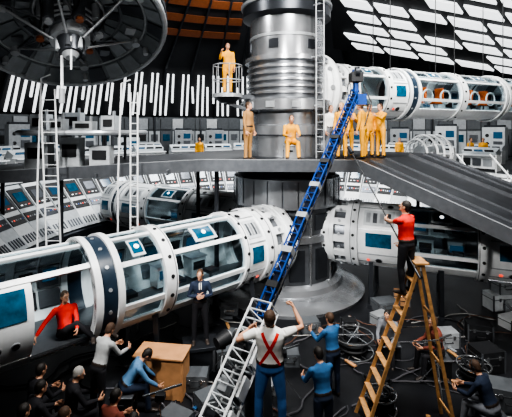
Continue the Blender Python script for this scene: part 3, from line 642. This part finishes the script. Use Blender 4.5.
person('crew_member_standing',(-2.98,7.55,.20),-30,1.72,lean=22,head=(5,-20),aL=((-.2,.5,-.8),(.3,1,-.1)),aR=((.2,.5,-.8),(-.2,1,-.1)),top='lgrey',bot='black',hair=HBR)
person('crew_member_standing',(1.18,7.0,0),20,1.76,lean=12,head=(10,-10),aL=((-.2,.5,-.9),(.2,.8,-.3)),aR=((.2,.5,-.9),(-.2,.8,-.3)),top='blue',bot='navy',hair=HBK)
person('crew_member_standing',(1.62,8.4,0),35,1.76,lean=8,head=(0,5),aL=((-.2,.6,-.8),(.2,1,.3)),aR=((.2,.4,-.9),(-.2,1,0)),top='blue',bot='navy',hair=HBR)
seated('crew_member_sitting',4.2,9.2,95,top='brown',bot='black',hair=HBR,lean=10)
seated('crew_member_sitting',4.32,7.3,40,top='navy',bot='grey',hair=HBR,lean=25,extra=headset,head=(0,-10))
seated('crew_member_sitting',3.3,9.9,150,h=.36,top='grey',bot='black',hair=HBK,lean=20)
def yel(x,y,z,yaw,**k):
    d=dict(jump=YEL,vox=.018,hair=HBR); d.update(k); person('astronaut_in_yellow_jumpsuit',(x,y,z),yaw,**d)
person('man_in_tan_coat',(-.24,11.95,4.72),-120,1.74,top='tan',bot='tan',hair=HBR,bulk=1.1,vox=.016,head=(10,0))
box_seat(1.05,12.2,.45,LGREY,.4,4.7); yel(1.05,12.2,5.15,185,sit=True,lL=sitL,lR=sitR,lean=14,aL=((-.2,.5,-.9),(.3,1,-.1)),aR=((.2,.5,-.9),(-.3,1,-.1)))
yel(2.68,12.5,4.72,150,head=(-10,0),hair=HBL); yel(3.02,13.1,4.72,185,aL=((-.3,.3,-.9),(.5,.7,.3))); yel(3.32,12.4,4.72,60,aR=((.4,.4,-.7),(-.2,.8,.5)),lean=6); yel(3.72,13.15,4.72,200,hair=HBK); yel(4.05,13.0,4.72,120,aL=((-.2,.8,-.5),(0,1,.4)))
person('crew_member_standing',(2.45,13.15,4.72),200,1.72,top='white',bot='grey',vox=.018)
yel(-.95,13.35,6.8,190,aR=((.3,.5,-.7),(-.1,.7,.7)),lL=((-.04,0,-1),(0,0,-1)),lR=((.04,0,-1),(0,0,-1)),H=1.72)
yel(12.6,23.5,3.4,200,vox=.022); yel(13.4,23.6,3.4,150,vox=.022); yel(-3.4,24,3.4,190,vox=.022); yel(8.6,24,3.4,170,vox=.022)
Su=Shell((2.2,15.0,7.07),(14.6,20.6,7.07),1); pp=Su.pt(1.9,0,.1); yel(pp.x,pp.y,6.42,190,sit=True,lL=sitL,lR=sitR,lean=5,vox=.02)

# ------------------------------------------------------------ floor equipment
mb=MB(); T=V(-2.0,8.55,0)
Rt=Matrix.Rotation(rad(-8),3,'Z')
mb.box(T+Z0*.87,(1.1,.6,.04),BOARD,Rt); mb.box(T+V(0,-.24,.43),(1.0,.03,.84),BOARD,Rt)
for sx in(-.5,.5): mb.box(T+Rt@V(sx,0,.43),(.03,.54,.86),BOARD,Rt)
mb.build('wooden_desk',.006)
def case(x,y,w,d,h,mat,yaw=0,z=0,name='equipment_case'):
    mb=MB(); R=Matrix.Rotation(rad(yaw),3,'Z'); c=V(x,y,z)
    mb.box(c+Z0*h*.36,(w,d,h*.70),mat,R); mb.box(c+Z0*(h*.87),(w,d,h*.26),mat,R); mb.box(c+Z0*h*.725,(w*1.01,d*1.01,.02),STEEL,R)
    for sx in(-1,1):
        for sy in(-1,1): mb.box(c+R@V(sx*w*.49,sy*d*.49,h*.5),(.035,.035,h),MGREY,R)
    for e in(-.25,.25): mb.box(c+R@V(e*w,-d/2-.01,h*.72),(.06,.03,.09),STEEL,R)
    mb.tube([c+R@V(-.1,-d/2,h*.45),c+R@V(-.1,-d/2-.05,h*.45),c+R@V(.1,-d/2-.05,h*.45),c+R@V(.1,-d/2,h*.45)],.012,BLACK)
    return mb.build(name,.008)
GR2=M('case_grey',(.10,.11,.12),.5)
cs=[(7.7,12.6,.9,.5,.5,WHITE2,10),(7.9,11.9,.7,.5,.4,WHITE2,-10),(7.3,11.4,.6,.45,.3,WHITE,20),(7.8,12.6,.6,.4,.35,LGREY,10,.51),(4.0,12.4,.7,.5,.35,GR2,15),(4.7,12.9,.5,.4,.4,BOARD,-20),(3.6,11.6,.5,.35,.3,LGREY,30),
(-.7,9.7,.6,.4,.35,GR2,20),(-.5,10.5,.5,.4,.3,GR2,-15),(-1.3,8.7,.5,.4,.35,GR2,0),(-.9,8.1,.6,.4,.3,GR2,35),(-.3,9.2,.45,.35,.3,BLACK,50),(-1.5,7.5,.55,.4,.3,GR2,-30),(-1.1,6.9,.5,.4,.4,BLACK,10),(-.8,12.0,.5,.35,.35,GR2,0),
(2.6,8.6,.45,.35,.3,BLACK,15),(5.1,8.1,.7,.5,.45,GR2,-20),(5.4,9.4,.6,.5,.5,BLACK,10),(4.9,10.4,.6,.4,.4,LGREY,5),(5.9,10.6,.6,.4,.5,BLACK,-15),(3.4,6.9,.5,.4,.35,BLACK,5),(4.5,6.4,.5,.4,.4,GR2,20),(5.0,6.9,.4,.4,.3,BOARD,-10),(.8,9.6,.45,.35,.3,GR2,0),(2.0,6.5,.4,.35,.35,BLACK,30),(1.5,11.2,.5,.4,.3,GR2,10),(2.6,11.2,.4,.3,.3,BLACK,0),(.3,8.6,.4,.3,.2,LGREY,-20)]
for c in cs: case(*c[:7],z=c[7] if len(c)>7 else 0)
def reel(x,y,r=.38,h=.35,mat=STEEL):
    mb=MB(); c=V(x,y,.03)
    for z in(0,h): 
        mb.torus(c+Z0*z,Z0,r,.022,mat,28)
        for k in range(6): t=rad(k*60); mb.cyl(c+Z0*z,c+V(math.cos(t)*r,math.sin(t)*r,z),.014,mat,n=6)
    mb.cyl(c,c+Z0*h,r*.35,DGREY)
    for i in range(5): mb.torus(c+Z0*(.06+i*.06),Z0,r*.55+.06*(i%2),.035,BLACK,24,6)
    mb.build('cable_reel')
reel(2.45,10.1,.5,.4); reel(2.5,8.0,.3,.3); reel(-.5,7.3,.3,.28); reel(4.9,9.0,.35,.3); reel(-2.2,9.6,.28,.25)
def stand(x,y,h,lamp=False):
    mb=MB(); c=V(x,y,0)
    for k in range(3): t=rad(k*120+20); mb.cyl(c+V(math.cos(t)*.4,math.sin(t)*.4,0.01),c+Z0*.6,.015,STEEL,n=6)
    mb.cyl(c+Z0*.15,c+Z0*h,.018,STEEL,n=8); mb.box(c+Z0*h,(.16,.12,.1),BLACK)
    if lamp: mb.cyl(c+Z0*(h+.1)-V(.12,.1,0),c+Z0*(h+.16)+V(.12,.1,0),.13,BLACK,.17,20); mb.cyl(c+V(.12,.1,h+.16),c+V(.14,.12,h+.165),.14,LGREY,.14,20)
    else: mb.bar(c+V(-.3,0,h),c+V(.35,.1,h+.15),.03,.03,STEEL)
    mb.build('light_stand')
stand(-.75,8.9,.8,True); stand(-.2,8.5,.9); stand(5.6,7.6,1.1,True); stand(3.9,8.6,1.0); stand(-1.65,6.9,1.0); stand(.55,8.2,1.0)
mb=MB()
cm=[BLACK,M('cable_grey',(.08,.08,.09),.6),M('cable_white',(.28,.28,.27),.6),M('cable_rust',(.14,.065,.04),.6)]
for i in range(44):
    x=random.uniform(-3,6.5); y=random.uniform(5.6,12); an=random.uniform(0,6.28); pts=[]
    for k in range(26):
        pts.append(V(x,y,.022+.006*(i%4))); an+=random.uniform(-.5,.5); x+=math.cos(an)*.16; y+=math.sin(an)*.13; y=max(5,y)
        if (V(x,y,0)-C).length<2.95: break
    if len(pts)>4: mb.tube(pts,.011+.004*(i%3),cm[[1,2,1,3,0,1][i%6]],6)
mb.build('floor_cables')
mb=MB()
for i in range(30):
    x=random.choice([random.uniform(-1.4,.6),random.uniform(1.8,6)]); y=random.uniform(6,11.2); a_=random.uniform(0,3.14); l=random.uniform(.15,.5)
    mb.bar(V(x,y,.05+.002*i),V(x+math.cos(a_)*l,y+math.sin(a_)*l,.05+.002*i),.08,.03,[WOOD,LGREY,WHITE2,BOARD,cl['blue']][i%5])
mb.build('scattered_tools_and_laths')

# ------------------------------------------------------------ lights
def area(name,loc,tgt,e,size,col=(1,1,1)):
    l=bpy.data.lights.new(name,'AREA'); l.energy=e; l.size=size; l.color=col; o=bpy.data.objects.new(name,l); o.location=loc
    o.rotation_euler=(Vector(tgt)-Vector(loc)).to_track_quat('-Z','Y').to_euler(); scene.collection.objects.link(o)
def spot(name,loc,tgt,e,ang=60,col=(1,1,1),r=.3):
    l=bpy.data.lights.new(name,'SPOT'); l.energy=e; l.spot_size=rad(ang); l.spot_blend=.6; l.shadow_soft_size=r; l.color=col; o=bpy.data.objects.new(name,l); o.location=loc
    o.rotation_euler=(Vector(tgt)-Vector(loc)).to_track_quat('-Z','Y').to_euler(); scene.collection.objects.link(o)
area('studio_overhead_lamp',(2,6,13),(1,12,1),1700,3,(1,.98,.95))
spot('studio_spot_left',(-6,2.5,10),(-2.4,11.5,2.6),3300,50,(1,.98,.96)); spot('studio_spot_right',(9,2,9.5),(5,13,4),2800,65,(1,.96,.91))
spot('studio_spot_centre',(-1,2,9.8),(1.0,12,4),2500,55,(1,.97,.93)); spot('studio_spot_tier',(-3,12,14),(-9,17,3),3500,80,(.95,.98,1)); spot('studio_spot_tier_right',(6,14,14),(10,22,4),3500,90,(1,.98,.95))
area('studio_mezzanine_lamp',(0,24,15),(0,27,4),2600,5,(.97,.99,1)); spot('studio_spot_tube',(8,10,12.5),(8,18,7),2200,80,(1,.98,.95))
spot('studio_spot_dish',(-1,3,4.5),(-4.6,10,8),450,45,(1,.98,.95))
spot('studio_rim_column',(-6,10,12),(1,14.5,7),1500,60,(1,.98,.95),.6)
spot('added_fill_foreground',(-1.2,1.2,8.2),(.4,6.2,2.4),750,34,(1,.97,.93))  # added fill, no set lamp: brightens the man in suspenders
spot('added_fill_under_deck',(-5,2,7),(1.1,12.9,2.4),1500,24,(.97,.98,1))  # invented fill that lifts the column drum out of the walkway's shade
spot('added_fill_right_tube',(4,-1,5.2),(6.2,12.2,2.1),1700,30,(1,.98,.95))  # extra fill put in for the tube shaded by the ramp
w=bpy.data.worlds.new('world'); scene.world=w; w.use_nodes=True; w.node_tree.nodes['Background'].inputs[0].default_value=(.8,.87,.95,1); w.node_tree.nodes['Background'].inputs[1].default_value=.10

cam=bpy.data.cameras.new('cam'); co=bpy.data.objects.new('camera',cam); scene.collection.objects.link(co)
co.location=(0,0,5.6); co.rotation_euler=(rad(90),0,0); cam.lens=400/512*36; cam.sensor_width=36; cam.shift_y=-78.5/512; cam.clip_end=200
scene.camera=co
try:
    scene.view_settings.view_transform='AgX'; scene.view_settings.look='AgX - High Contrast'; scene.view_settings.exposure=.3
except Exception as e: print(e)
